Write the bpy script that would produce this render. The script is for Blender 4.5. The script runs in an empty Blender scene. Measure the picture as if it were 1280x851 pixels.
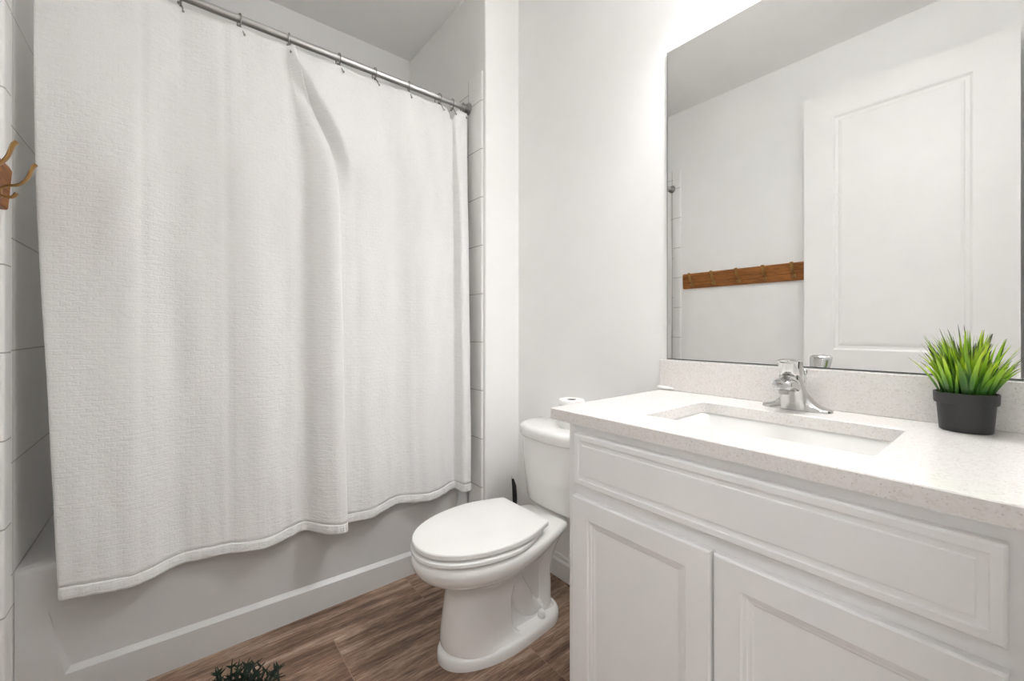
import bpy, bmesh, math, random
from mathutils import Vector, Matrix
random.seed(7)
PI = math.pi
sc = bpy.context.scene
col = sc.collection

# ------------------------------------------------------------------ camera, world, lights, exposure
F_PX = 519.05
YAW = math.atan2(419.0, F_PX)
CAM_H = 1.137
cd = bpy.data.cameras.new('camera')
cd.sensor_fit = 'HORIZONTAL'; cd.sensor_width = 36.0
cd.lens = 36.0 * F_PX / 1280.0
cd.shift_y = -14.0 / 1280.0
cd.clip_start = 0.01
cam = bpy.data.objects.new('camera', cd)
cam.location = (0, 0, CAM_H); cam.rotation_euler = (PI / 2, 0, -YAW)
col.objects.link(cam); sc.camera = cam

sc.view_settings.view_transform = 'Standard'
sc.view_settings.look = 'None'
sc.view_settings.gamma = 1.0
sc.view_settings.use_curve_mapping = False
sc.view_settings.exposure = -0.17

w = bpy.data.worlds.new('world'); sc.world = w; w.use_nodes = True
w.node_tree.nodes['Background'].inputs[0].default_value = (0.9, 0.93, 1.0, 1)
w.node_tree.nodes['Background'].inputs[1].default_value = 0.4

LAMP_W, HALL_W, SHADE_E = 17.5, 21.0, 9.5
def light(name, kind, loc, energy, color=(1, 1, 1), size=0.1, size_y=None, rot=(0, 0, 0)):
    l = bpy.data.lights.new(name, kind); l.energy = energy; l.color = color
    if kind == 'AREA':
        l.size = size
        if size_y: l.shape = "RECTANGLE"; l.size_y = size_y
    else:
        l.shadow_soft_size = size
    o = bpy.data.objects.new(name, l); o.location = loc; o.rotation_euler = rot
    col.objects.link(o); return o
LAMP_Y = (0.28, 0.40, 0.52)
for y in LAMP_Y:
    light('vanity_bulb', 'POINT', (1.235, y, 2.374), LAMP_W, (0.985, 0.99, 1.0), 0.028)
light('hall_fill_light', 'AREA', (-0.45, -0.85, 2.70), HALL_W, (0.975, 0.985, 1.0), 1.2, 0.8)  # unseen lamp added in the hall as soft fill from behind the camera

sc.cycles.max_bounces = 24; sc.cycles.diffuse_bounces = 20; sc.cycles.glossy_bounces = 8
sc.cycles.sample_clamp_indirect = 8.0

# ------------------------------------------------------------------ room dimensions
XW = 1.372           # painted face of the mirror wall
XL = -0.366          # painted face of the left wall
XLT = -0.3576        # tile face on the left
XR = 1.164           # alcove right wall, painted face
XRT = 1.156
YW = 1.646           # face of the wing wall
YT = 1.790           # tub apron
YB = 2.485           # alcove back wall
ZC = 2.855           # ceiling
YE = -0.022          # entry wall face
ZT = 2.400           # top of tile
TUBZ = 0.452

# ------------------------------------------------------------------ node helpers
def new_mat(name):
    m = bpy.data.materials.new(name); m.use_nodes = True
    return m, m.node_tree, m.node_tree.nodes['Principled BSDF']
def N(t, kind, **kw):
    n = t.nodes.new(kind)
    for k, v in kw.items(): setattr(n, k, v)
    return n
def setin(n, **kw):
    for k, v in kw.items(): n.inputs[k.replace('_', ' ')].default_value = v
def ramp(t, stops):
    n = t.nodes.new('ShaderNodeValToRGB'); e = n.color_ramp.elements
    while len(e) < len(stops): e.new(0.5)
    for q, (p, c) in zip(e, stops):
        q.position = p; q.color = (c[0], c[1], c[2], 1)
    return n
def mathn(t, op, a, b=None):
    n = t.nodes.new('ShaderNodeMath'); n.operation = op
    for i, v in enumerate((a, b)):
        if v is None: continue
        if isinstance(v, (int, float)): n.inputs[i].default_value = v
        else: t.links.new(v, n.inputs[i])
    return n.outputs[0]
def obj_xyz(t):
    tc = t.nodes.new('ShaderNodeTexCoord'); s = t.nodes.new('ShaderNodeSeparateXYZ')
    t.links.new(tc.outputs['Object'], s.inputs[0]); return tc.outputs['Object'], s.outputs
def plain(name, c, rough=0.5, metal=0.0, bump=0.0, scale=200.0, spec=0.5, coat=0.0):
    m, t, b = new_mat(name)
    co, _ = obj_xyz(t)
    nz = N(t, 'ShaderNodeTexNoise'); setin(nz, Scale=scale * 0.05, Detail=3.0); t.links.new(co, nz.inputs['Vector'])
    k = 0.985
    r = ramp(t, [(0.35, [v * k for v in c]), (0.65, c)]); t.links.new(nz.outputs[0], r.inputs[0])
    t.links.new(r.outputs[0], b.inputs['Base Color'])
    setin(b, Roughness=rough, Metallic=metal)
    b.inputs['Specular IOR Level'].default_value = spec
    if coat: b.inputs['Coat Weight'].default_value = coat
    if bump:
        n2 = N(t, 'ShaderNodeTexNoise'); setin(n2, Scale=scale, Detail=2.0); t.links.new(co, n2.inputs['Vector'])
        bp = N(t, 'ShaderNodeBump'); setin(bp, Strength=bump, Distance=0.002)
        t.links.new(n2.outputs[0], bp.inputs['Height']); t.links.new(bp.outputs[0], b.inputs['Normal'])
    return m

M_WALL = plain('wall_paint', (0.88, 0.88, 0.872), 0.6, bump=0.15, scale=140)
M_CEIL = plain('ceiling_paint', (0.895, 0.89, 0.884), 0.8, bump=0.2, scale=90)
M_TRIM = plain('trim_paint', (0.86, 0.855, 0.845), 0.4)
M_DOOR = plain('door_paint', (0.87, 0.865, 0.855), 0.38)
M_CAB = plain('cabinet_paint', (0.86, 0.857, 0.857), 0.38)
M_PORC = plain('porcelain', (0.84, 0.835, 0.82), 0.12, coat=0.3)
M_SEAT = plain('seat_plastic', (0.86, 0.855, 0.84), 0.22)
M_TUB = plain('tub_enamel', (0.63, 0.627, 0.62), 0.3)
M_CHROME = plain('chrome', (0.60, 0.595, 0.585), 0.05, 1.0)
M_STEEL = plain('brushed_steel', (0.62, 0.61, 0.60), 0.28, 1.0)
M_RING = plain('dull_steel', (0.36, 0.35, 0.34), 0.3, 1.0)
M_MIRROR = plain('mirror_silver', (0.90, 0.905, 0.90), 0.0, 1.0)
M_MEDGE = plain('mirror_edge', (0.10, 0.11, 0.105), 0.4)
M_BLACK = plain('black_plastic', (0.018, 0.018, 0.019), 0.42, bump=0.1, scale=400)
M_PAPER = plain('tissue_paper', (0.86, 0.855, 0.845), 0.9, bump=0.3, scale=300)
M_CORE = plain('cardboard', (0.12, 0.10, 0.085), 0.9)
M_BRASS = plain('aged_brass', (0.38, 0.215, 0.075), 0.35, 0.9)
M_SOIL = plain('dark_moss', (0.02, 0.03, 0.012), 0.9)
M_GLASS = None

def tile_mat(name, c, z0, dz, axis_len=None, off=0.0, axis='Y'):
    m, t, b = new_mat(name)
    co, s = obj_xyz(t)
    fz = mathn(t, 'FRACT', mathn(t, 'DIVIDE', mathn(t, 'SUBTRACT', s['Z'], z0), dz))
    d = mathn(t, 'MULTIPLY', mathn(t, 'MINIMUM', fz, mathn(t, 'SUBTRACT', 1.0, fz)), dz)
    if axis_len:
        fy = mathn(t, 'FRACT', mathn(t, 'DIVIDE', mathn(t, 'SUBTRACT', s[axis], off), axis_len))
        d2 = mathn(t, 'MULTIPLY', mathn(t, 'MINIMUM', fy, mathn(t, 'SUBTRACT', 1.0, fy)), axis_len)
        d = mathn(t, 'MINIMUM', d, d2)
    r = ramp(t, [(0.0, (0.42, 0.40, 0.38)), (0.55, (0.50, 0.48, 0.46)), (0.75, c)])
    g = mathn(t, 'MULTIPLY', d, 330.0); t.links.new(g, r.inputs[0])
    t.links.new(r.outputs[0], b.inputs['Base Color'])
    bp = N(t, 'ShaderNodeBump'); setin(bp, Strength=0.5, Distance=0.002)
    t.links.new(mathn(t, 'MINIMUM', g, 1.0), bp.inputs['Height']); t.links.new(bp.outputs[0], b.inputs['Normal'])
    setin(b, Roughness=0.32)
    return m
TC = (0.89, 0.886, 0.875)
M_TILE_FIELD = tile_mat('wall_tile', TC, TUBZ + 0.001, 0.3125, 0.62, 1.784)
M_TILE_TRIM = tile_mat('bullnose_tile', TC, 1.074 - 5 * 0.2365, 0.2365)
M_TILE_BACK = tile_mat('back_tile', TC, TUBZ + 0.001, 0.3125, 0.62, -0.20, 'X')

def floor_mat():
    m, t, b = new_mat('wood_look_plank')
    co, s = obj_xyz(t)
    RW, RL = 0.2385, 1.265
    yr = mathn(t, 'DIVIDE', mathn(t, 'SUBTRACT', s['Y'], 1.597), RW)
    row = mathn(t, 'FLOOR', yr); fy = mathn(t, 'FRACT', yr)
    xs = mathn(t, 'DIVIDE', mathn(t, 'SUBTRACT', s['X'], mathn(t, 'ADD', 0.812, mathn(t, 'MULTIPLY', row, 0.365))), RL)
    colx = mathn(t, 'FLOOR', xs); fx = mathn(t, 'FRACT', xs)
    dy = mathn(t, 'MULTIPLY', mathn(t, 'MINIMUM', fy, mathn(t, 'SUBTRACT', 1.0, fy)), RW)
    dx = mathn(t, 'MULTIPLY', mathn(t, 'MINIMUM', fx, mathn(t, 'SUBTRACT', 1.0, fx)), RL)
    d = mathn(t, 'MINIMUM', dx, dy)
    seed = mathn(t, 'ADD', mathn(t, 'MULTIPLY', row, 7.31), mathn(t, 'MULTIPLY', colx, 3.77))
    cv = N(t, 'ShaderNodeCombineXYZ')
    t.links.new(mathn(t, 'ADD', mathn(t, 'MULTIPLY', s['X'], 0.75), mathn(t, 'MULTIPLY', seed, 1.0)), cv.inputs[0])
    t.links.new(mathn(t, 'ADD', mathn(t, 'MULTIPLY', s['Y'], 8.0), seed), cv.inputs[1])
    t.links.new(seed, cv.inputs[2])
    n1 = N(t, 'ShaderNodeTexNoise'); setin(n1, Scale=3.4, Detail=9.0, Roughness=0.66, Distortion=0.15); t.links.new(cv.outputs[0], n1.inputs['Vector'])
    r1 = ramp(t, [(0.26, (0.060, 0.034, 0.023)), (0.40, (0.150, 0.088, 0.058)), (0.50, (0.265, 0.170, 0.116)), (0.60, (0.40, 0.290, 0.215)), (0.76, (0.54, 0.43, 0.345))])
    t.links.new(n1.outputs[0], r1.inputs[0])
    n2 = N(t, 'ShaderNodeTexNoise'); setin(n2, Scale=16.0, Detail=5.0, Roughness=0.7); 
    cv2 = N(t, 'ShaderNodeCombineXYZ')
    t.links.new(mathn(t, 'ADD', s['X'], seed), cv2.inputs[0]); t.links.new(mathn(t, 'MULTIPLY', s['Y'], 9.0), cv2.inputs[1])
    t.links.new(cv2.outputs[0], n2.inputs['Vector'])
    r2 = ramp(t, [(0.30, (0.55, 0.53, 0.52)), (0.50, (1.0, 1.0, 1.0)), (0.70, (1.30, 1.28, 1.26))]); t.links.new(n2.outputs[0], r2.inputs[0])
    mx = N(t, 'ShaderNodeMix', data_type='RGBA', blend_type='MULTIPLY'); mx.inputs[0].default_value = 1.0
    t.links.new(r1.outputs[0], mx.inputs[6]); t.links.new(r2.outputs[0], mx.inputs[7])
    # fine dark pores along the grain
    n3 = N(t, 'ShaderNodeTexNoise'); setin(n3, Scale=60.0, Detail=3.0)
    cv3 = N(t, 'ShaderNodeCombineXYZ'); t.links.new(mathn(t, 'MULTIPLY', s['X'], 0.35), cv3.inputs[0]); t.links.new(mathn(t, 'MULTIPLY', s['Y'], 4.0), cv3.inputs[1])
    t.links.new(cv3.outputs[0], n3.inputs['Vector'])
    r3 = ramp(t, [(0.36, (0.62, 0.60, 0.58)), (0.48, (1, 1, 1))]); t.links.new(n3.outputs[0], r3.inputs[0])
    mx3 = N(t, 'ShaderNodeMix', data_type='RGBA', blend_type='MULTIPLY'); mx3.inputs[0].default_value = 1.0
    t.links.new(mx.outputs[2], mx3.inputs[6]); t.links.new(r3.outputs[0], mx3.inputs[7])
    # grout
    rg = ramp(t, [(0.0, (1, 1, 1)), (0.45, (1, 1, 1)), (0.6, (0, 0, 0))]); g = mathn(t, 'MULTIPLY', d, 330.0); t.links.new(g, rg.inputs[0])
    mg = N(t, 'ShaderNodeMix', data_type='RGBA'); t.links.new(mathn(t, 'MULTIPLY', rg.outputs[0], 0.8), mg.inputs[0])
    t.links.new(mx3.outputs[2], mg.inputs[6]); mg.inputs[7].default_value = (0.30, 0.20, 0.15, 1)
    t.links.new(mg.outputs[2], b.inputs['Base Color'])
    setin(b, Roughness=0.42); b.inputs['Specular IOR Level'].default_value = 0.4
    bp = N(t, 'ShaderNodeBump'); setin(bp, Strength=0.25, Distance=0.002); t.links.new(n2.outputs[0], bp.inputs['Height']); t.links.new(bp.outputs[0], b.inputs['Normal'])
    return m
M_FLOOR = floor_mat()

def quartz_mat():
    m, t, b = new_mat('speckled_quartz')
    co, s = obj_xyz(t)
    v = N(t, 'ShaderNodeTexVoronoi'); setin(v, Scale=260.0); t.links.new(co, v.inputs['Vector'])
    r = ramp(t, [(0.0, (0.69, 0.655, 0.62)), (0.15, (0.745, 0.718, 0.69)), (0.5, (0.775, 0.752, 0.728)), (1.0, (0.80, 0.782, 0.762))])
    sepc = N(t, 'ShaderNodeSeparateColor'); t.links.new(v.outputs['Color'], sepc.inputs[0]); t.links.new(sepc.outputs[0], r.inputs[0])
    v2 = N(t, 'ShaderNodeTexVoronoi'); setin(v2, Scale=210.0); t.links.new(co, v2.inputs['Vector'])
    s2 = N(t, 'ShaderNodeSeparateColor'); t.links.new(v2.outputs['Color'], s2.inputs[0])
    k1 = mathn(t, 'GREATER_THAN', s2.outputs[1], 0.80)
    k2 = mathn(t, 'LESS_THAN', v2.outputs['Distance'], 0.25)
    mx = N(t, 'ShaderNodeMix', data_type='RGBA'); t.links.new(mathn(t, 'MULTIPLY', mathn(t, 'MULTIPLY', k1, k2), 0.5), mx.inputs[0])
    t.links.new(r.outputs[0], mx.inputs[6]); mx.inputs[7].default_value = (0.40, 0.35, 0.31, 1)
    t.links.new(mx.outputs[2], b.inputs['Base Color']); setin(b, Roughness=0.18)
    return m
M_QUARTZ = quartz_mat()

def wood_mat():
    m, t, b = new_mat('stained_wood')
    co, s = obj_xyz(t)
    mp = N(t, 'ShaderNodeMapping'); setin(mp, Scale=(40.0, 4.0, 40.0)); t.links.new(co, mp.inputs[0])
    n = N(t, 'ShaderNodeTexNoise'); setin(n, Scale=2.2, Detail=6.0, Distortion=1.2); t.links.new(mp.outputs[0], n.inputs['Vector'])
    r = ramp(t, [(0.25, (0.11, 0.036, 0.009)), (0.5, (0.28, 0.102, 0.024)), (0.75, (0.40, 0.165, 0.045))]); t.links.new(n.outputs[0], r.inputs[0])
    t.links.new(r.outputs[0], b.inputs['Base Color']); setin(b, Roughness=0.5); b.inputs['Specular IOR Level'].default_value = 0.25
    return m
M_WOOD = wood_mat()

def cloth_mat():
    m, t, b = new_mat('waffle_cloth')
    co, s = obj_xyz(t)
    cv = N(t, 'ShaderNodeCombineXYZ'); t.links.new(s['X'], cv.inputs[0]); t.links.new(s['Z'], cv.inputs[1])
    nw = N(t, 'ShaderNodeTexNoise'); setin(nw, Scale=14.0, Detail=3.0); t.links.new(co, nw.inputs['Vector'])
    va = N(t, 'ShaderNodeVectorMath', operation='SCALE'); t.links.new(nw.outputs['Color'], va.inputs[0]); va.inputs['Scale'].default_value = 0.012
    vb = N(t, 'ShaderNodeVectorMath', operation='ADD'); t.links.new(cv.outputs[0], vb.inputs[0]); t.links.new(va.outputs[0], vb.inputs[1])
    br = N(t, 'ShaderNodeTexBrick'); setin(br, Scale=1.0, Mortar_Size=0.0035, Mortar_Smooth=1.0, Brick_Width=0.027, Row_Height=0.0155, Bias=0.0)
    br.inputs['Color1'].default_value = (1, 1, 1, 1); br.inputs['Color2'].default_value = (0.55, 0.55, 0.55, 1); br.inputs['Mortar'].default_value = (0, 0, 0, 1)
    t.links.new(vb.outputs[0], br.inputs['Vector'])
    n2 = N(t, 'ShaderNodeTexNoise'); setin(n2, Scale=1.0, Detail=4.0, Roughness=0.7)
    mp = N(t, 'ShaderNodeMapping'); setin(mp, Scale=(45.0, 20.0, 170.0)); t.links.new(co, mp.inputs[0]); t.links.new(mp.outputs[0], n2.inputs['Vector'])
    n3 = N(t, 'ShaderNodeTexNoise'); setin(n3, Scale=9.0, Detail=5.0, Roughness=0.6); t.links.new(co, n3.inputs['Vector'])
    h = mathn(t, 'ADD', mathn(t, 'ADD', mathn(t, 'MULTIPLY', br.outputs['Color'], 0.16), mathn(t, 'MULTIPLY', n2.outputs[0], 1.0)), mathn(t, 'MULTIPLY', n3.outputs[0], 1.6))
    bp = N(t, 'ShaderNodeBump'); setin(bp, Strength=0.5, Distance=0.006); t.links.new(h, bp.inputs['Height']); t.links.new(bp.outputs[0], b.inputs['Normal'])
    r = ramp(t, [(0.3, (0.83, 0.83, 0.825)), (0.7, (0.862, 0.862, 0.857))]); t.links.new(n2.outputs[0], r.inputs[0])
    t.links.new(r.outputs[0], b.inputs['Base Color'])
    setin(b, Roughness=0.9); b.inputs['Specular IOR Level'].default_value = 0.15
    b.inputs['Sheen Weight'].default_value = 0.1
    return m
M_CLOTH = cloth_mat()

def grass_mat():
    m, t, b = new_mat('grass_blade')
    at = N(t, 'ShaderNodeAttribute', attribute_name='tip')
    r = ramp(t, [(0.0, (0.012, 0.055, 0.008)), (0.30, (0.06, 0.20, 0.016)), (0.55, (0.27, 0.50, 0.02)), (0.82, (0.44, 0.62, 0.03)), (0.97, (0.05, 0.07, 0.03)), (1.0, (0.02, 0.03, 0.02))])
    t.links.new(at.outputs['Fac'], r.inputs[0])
    at2 = N(t, 'ShaderNodeAttribute', attribute_name='tone')
    r2 = ramp(t, [(0.0, (0.30, 0.36, 0.42)), (0.4, (0.75, 0.80, 0.85)), (1.0, (1.15, 1.05, 0.9))]); t.links.new(at2.outputs['Fac'], r2.inputs[0])
    mx = N(t, 'ShaderNodeMix', data_type='RGBA', blend_type='MULTIPLY'); mx.inputs[0].default_value = 1.0
    t.links.new(r.outputs[0], mx.inputs[6]); t.links.new(r2.outputs[0], mx.inputs[7])
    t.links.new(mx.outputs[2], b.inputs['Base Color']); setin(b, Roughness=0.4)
    return m
M_GRASS = grass_mat()
M_FERN = plain('dark_frond', (0.005, 0.014, 0.007), 0.6, spec=0.2)
def shade_mat():
    m, t, b = new_mat('frosted_shade')
    b.inputs['Base Color'].default_value = (0.85, 0.84, 0.82, 1)
    b.inputs['Emission Color'].default_value = (0.985, 0.99, 1.0, 1); b.inputs['Emission Strength'].default_value = SHADE_E
    setin(b, Roughness=0.5); return m
M_SHADE = shade_mat()

# ------------------------------------------------------------------ mesh helpers
def link(name, bm, m, parent=None, smooth=None, mats=None):
    bmesh.ops.recalc_face_normals(bm, faces=bm.faces[:])
    me = bpy.data.meshes.new(name); bm.to_mesh(me); bm.free()
    for mm in (mats or [m]): me.materials.append(mm)
    if smooth is not None:
        for p in me.polygons: p.use_smooth = True
        if smooth < 3.0: me.set_sharp_from_angle(angle=smooth)
    o = bpy.data.objects.new(name, me); col.objects.link(o)
    if parent:
        o.parent = parent
        o.matrix_parent_inverse = Matrix.Translation(parent.location).inverted()
    return o
def thing(name, label, cat, loc, group=None):
    o = bpy.data.objects.new(name, None); col.objects.link(o); o.location = loc; o.empty_display_size = 0.05
    o['label'] = label; o['category'] = cat
    if group: o['group'] = group
    return o
def tag(o, label, cat, group=None):
    o['label'] = label; o['category'] = cat
    if group: o['group'] = group
    return o
def struct(name, bm, m, smooth=None, parent=None):
    o = link(name, bm, m, parent, smooth)
    if parent is None: o['kind'] = 'structure'
    return o
def box(bm, x0, x1, y0, y1, z0, z1, bev=0.0, seg=2):
    r = bmesh.ops.create_cube(bm, size=1.0)
    for v in r['verts']:
        v.co = Vector(((x0 + x1) / 2 + v.co.x * (x1 - x0), (y0 + y1) / 2 + v.co.y * (y1 - y0), (z0 + z1) / 2 + v.co.z * (z1 - z0)))
    if bev:
        es = list({e for v in r['verts'] for e in v.link_edges})
        bmesh.ops.bevel(bm, geom=es, offset=bev, segments=seg, affect='EDGES', profile=0.5)
    return bm
def loft(bm, rings, cap0=True, cap1=True, closed=True):
    vs = [[bm.verts.new(p) for p in r] for r in rings]
    n = len(vs[0])
    for a, b in zip(vs, vs[1:]):
        for i in range(n if closed else n - 1):
            j = (i + 1) % n
            bm.faces.new((a[i], a[j], b[j], b[i]))
    if cap0: bm.faces.new(list(reversed(vs[0])))
    if cap1: bm.faces.new(vs[-1])
    return vs
def tube(bm, pts, rad, n=12, cap=True, flat=None, up=None):
    """swept tube; rad scalar or list; flat = (a, b) section scale."""
    pts = [Vector(p) for p in pts]; rings = []
    prev = None
    for i, p in enumerate(pts):
        d = (pts[min(i + 1, len(pts) - 1)] - pts[max(i - 1, 0)]).normalized()
        if prev is None:
            u = Vector(up) if up else (Vector((0, 0, 1)) if abs(d.z) < 0.9 else Vector((1, 0, 0)))
        else: u = prev
        u = (u - d * u.dot(d)).normalized(); v = d.cross(u); prev = u
        r = rad[i] if isinstance(rad, (list, tuple)) else rad
        a, b = flat or (1, 1)
        rings.append([p + u * math.cos(k * 2 * PI / n) * r * a + v * math.sin(k * 2 * PI / n) * r * b for k in range(n)])
    loft(bm, rings, cap, cap)
def lathe(bm, c, prof, n=40, axis='Z', cap0=True, cap1=True):
    rings = []
    for r, h in prof:
        ring = []
        for k in range(n):
            a = 2 * PI * k / n
            if axis == 'Z': ring.append(Vector((c[0] + r * math.cos(a), c[1] + r * math.sin(a), c[2] + h)))
            elif axis == 'X': ring.append(Vector((c[0] + h, c[1] + r * math.cos(a), c[2] + r * math.sin(a))))
            else: ring.append(Vector((c[0] + r * math.cos(a), c[1] + h, c[2] + r * math.sin(a))))
        rings.append(ring)
    loft(bm, rings, cap0, cap1)
def smoothpath(pts, n=8):
    pts = [Vector(p) for p in pts]; out = []
    P = [pts[0] * 2 - pts[1]] + pts + [pts[-1] * 2 - pts[-2]]
    for i in range(1, len(P) - 2):
        for k in range(n):
            t = k / n; a, b, c, d = P[i - 1], P[i], P[i + 1], P[i + 2]
            out.append(0.5 * (2 * b + (c - a) * t + (2 * a - 5 * b + 4 * c - d) * t * t + (3 * b - a - 3 * c + d) * t ** 3))
    out.append(pts[-1]); return out
def ringpanel(bm, x_of, y0, y1, z0, z1, prof):
    """nested rectangular rings on an x = const face. prof = [(inset, x)]"""
    rings = []
    for ins, x in prof:
        rings.append([Vector((x, y0 + ins, z0 + ins)), Vector((x, y1 - ins, z0 + ins)), Vector((x, y1 - ins, z1 - ins)), Vector((x, y0 + ins, z1 - ins))])
    loft(bm, rings, True, True)
def B(): return bmesh.new()

# ------------------------------------------------------------------ room shell
struct('floor', box(B(), -1.2, 1.6, -1.9, 2.62, -0.05, 0.0), M_FLOOR)
struct('ceiling', box(B(), -1.2, 1.6, -1.9, 2.62, ZC, ZC + 0.05), M_CEIL)
struct('wall_left', box(B(), XL - 0.1, XL, YE - 0.12, YB + 0.1, 0, ZC), M_WALL)
struct('wall_right', box(B(), XW, XW + 0.1, YE - 0.12, YW, 0, ZC), M_WALL)
struct('wall_wing', box(B(), XR, XW + 0.1, YW, YB + 0.1, 0, ZC, 0.004, 1), M_WALL)
struct('wall_back', box(B(), XL, XR, YB, YB + 0.1, 0, ZC), M_WALL)
# entry wall with the doorway the camera looks through
DX0, DX1, DZ = -0.262, 0.585, 2.535
bm = B()
box(bm, XL, DX0, YE - 0.12, YE, 0, ZC); box(bm, DX1, XW, YE - 0.12, YE, 0, ZC); box(bm, DX0, DX1, YE - 0.12, YE, DZ, ZC)
struct('wall_entry', bm, M_WALL)
# hallway behind the camera
struct('wall_hall_back', box(B(), -1.2, 1.6, -1.9, -1.8, 0, ZC), M_WALL)
struct('wall_hall_left', box(B(), -1.2, -1.1, -1.8, YE - 0.12, 0, ZC), M_WALL)
struct('wall_hall_right', box(B(), 1.5, 1.6, -1.8, YE - 0.12, 0, ZC), M_WALL)
bm = B()
box(bm, -1.1, XL, YE - 0.12, YE - 0.02, 0, ZC); box(bm, XW, 1.5, YE - 0.12, YE - 0.02, 0, ZC)
struct('wall_hall_front', bm, M_WALL)
# tile: field panels and the bullnose columns at their front edges
struct('wall_alcove_left', box(B(), XL, XLT, 1.772, YB, TUBZ - 0.02, ZT), M_TILE_FIELD)
struct('wall_alcove_right', box(B(), XRT, XR, 1.784, YB, TUBZ - 0.02, ZT), M_TILE_FIELD)
struct('wall_alcove_back', box(B(), XL, XR, YB - 0.008, YB, TUBZ - 0.02, ZT), M_TILE_BACK)
def bullnose(name, xw, xt, y0, y1):
    s = 1 if xt > xw else -1
    prof = [(xw, y1), (xt, y1)]
    for k in range(7):
        a = k / 6 * PI / 2
        prof.append((xw + (xt - xw) * math.cos(a), y0 + 0.009 - 0.009 * math.sin(a)))
    bm = B()
    loft(bm, [[Vector((x, y, z)) for x, y in prof] for z in (0.0, ZT - 0.006, ZT)])
    return struct(name, bm, M_TILE_TRIM, 0.6)
bullnose('trim_1', XL, XLT - 0.0006, 1.713, 1.7715)
struct('trim_4', box(B(), XL, XLT, 1.7716, YT + 0.03, 0.0, TUBZ - 0.0205), M_TILE_TRIM)
bullnose('trim_2', XR, XRT + 0.0006, 1.668, 1.7835)
# baseboards
def baseboard(name, pts_fn):
    prof = [(0, 0), (0.013, 0), (0.013, 0.075), (0.0105, 0.083), (0.0085, 0.086), (0.0075, 0.098), (0.004, 0.104), (0, 0.104)]
    bm = B(); a, b, nrm = pts_fn
    a, b, nrm = Vector(a), Vector(b), Vector(nrm)
    loft(bm, [[p + nrm * d + Vector((0, 0, z)) for d, z in prof] for p in (a, b)])
    return struct(name, bm, M_TRIM)
baseboard('baseboard_right', ((XW, 0.775, 0), (XW, YW, 0), (-1, 0, 0)))
baseboard('baseboard_wing', ((XR, YW, 0), (XW - 0.013, YW, 0), (0, -1, 0)))
baseboard('baseboard_left', ((XL, YE, 0), (XL, 1.688, 0), (1, 0, 0)))
# door casing on the room side
bm = B()
box(bm, DX1, DX1 + 0.062, YE, YE + 0.012, 0, DZ + 0.06, 0.003, 1); box(bm, DX0 - 0.062, DX1, YE, YE + 0.012, DZ, DZ + 0.06, 0.003, 1)
box(bm, DX0 - 0.062, DX0, YE, YE + 0.012, 0, DZ, 0.003, 1)
struct('trim_3', bm, M_TRIM)

# open door against the left wall (seen in the mirror)
DF, DB_, DY0, DY1, DZ1 = -0.222, -0.257, 0.016, 0.846, 2.515
bm = B()
box(bm, DB_, DF - 0.0105, DY0, DY1, 0.012, DZ1)
def frame_pieces(y0, y1, z0, z1, holes):
    # stiles and rails around the moulded panels
    zs = [z0] + [v for h in holes for v in h[2:]] + [z1]
    box(bm, DF - 0.0105, DF, y0, holes[0][0], z0, z1); box(bm, DF - 0.0105, DF, holes[0][1], y1, z0, z1)
    for a, b in zip(zs[0::2], zs[1::2]): box(bm, DF - 0.0105, DF, holes[0][0], holes[0][1], a, b)
HOLES = [(0.160, 0.705, 0.24, 0.80), (0.160, 0.705, 1.020, 2.368)]
frame_pieces(DY0, DY1, 0.012, DZ1, HOLES)
for y0, y1, z0, z1 in HOLES:
    ringpanel(bm, None, y0, y1, z0, z1, [(0, DF - 0.0105), (0.0, DF - 0.001), (0.005, DF - 0.004), (0.010, DF - 0.0085), (0.018, DF - 0.0098), (0.026, DF - 0.0100), (0.029, DF - 0.0065), (0.040, DF - 0.0030), (0.044, DF - 0.0025)])
door = struct('door_1', bm, M_DOOR)
door['label'] = 'white moulded two-panel door standing open, seen in the mirror'
bm = B(); lathe(bm, (DF, 0.782, 0.925), [(0.032, 0), (0.032, 0.006), (0.014, 0.012), (0.012, 0.018), (0.022, 0.024), (0.026, 0.032), (0.022, 0.040), (0.010, 0.043)], 28, 'X')
link('door_knob', bm, M_STEEL, door, 0.6)
bm = B(); box(bm, DB_ + 0.006, DF - 0.006, DY1 - 0.001, DY1 + 0.0015, 0.90, 0.955)
link('latch_plate', bm, M_RING, door)

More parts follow.
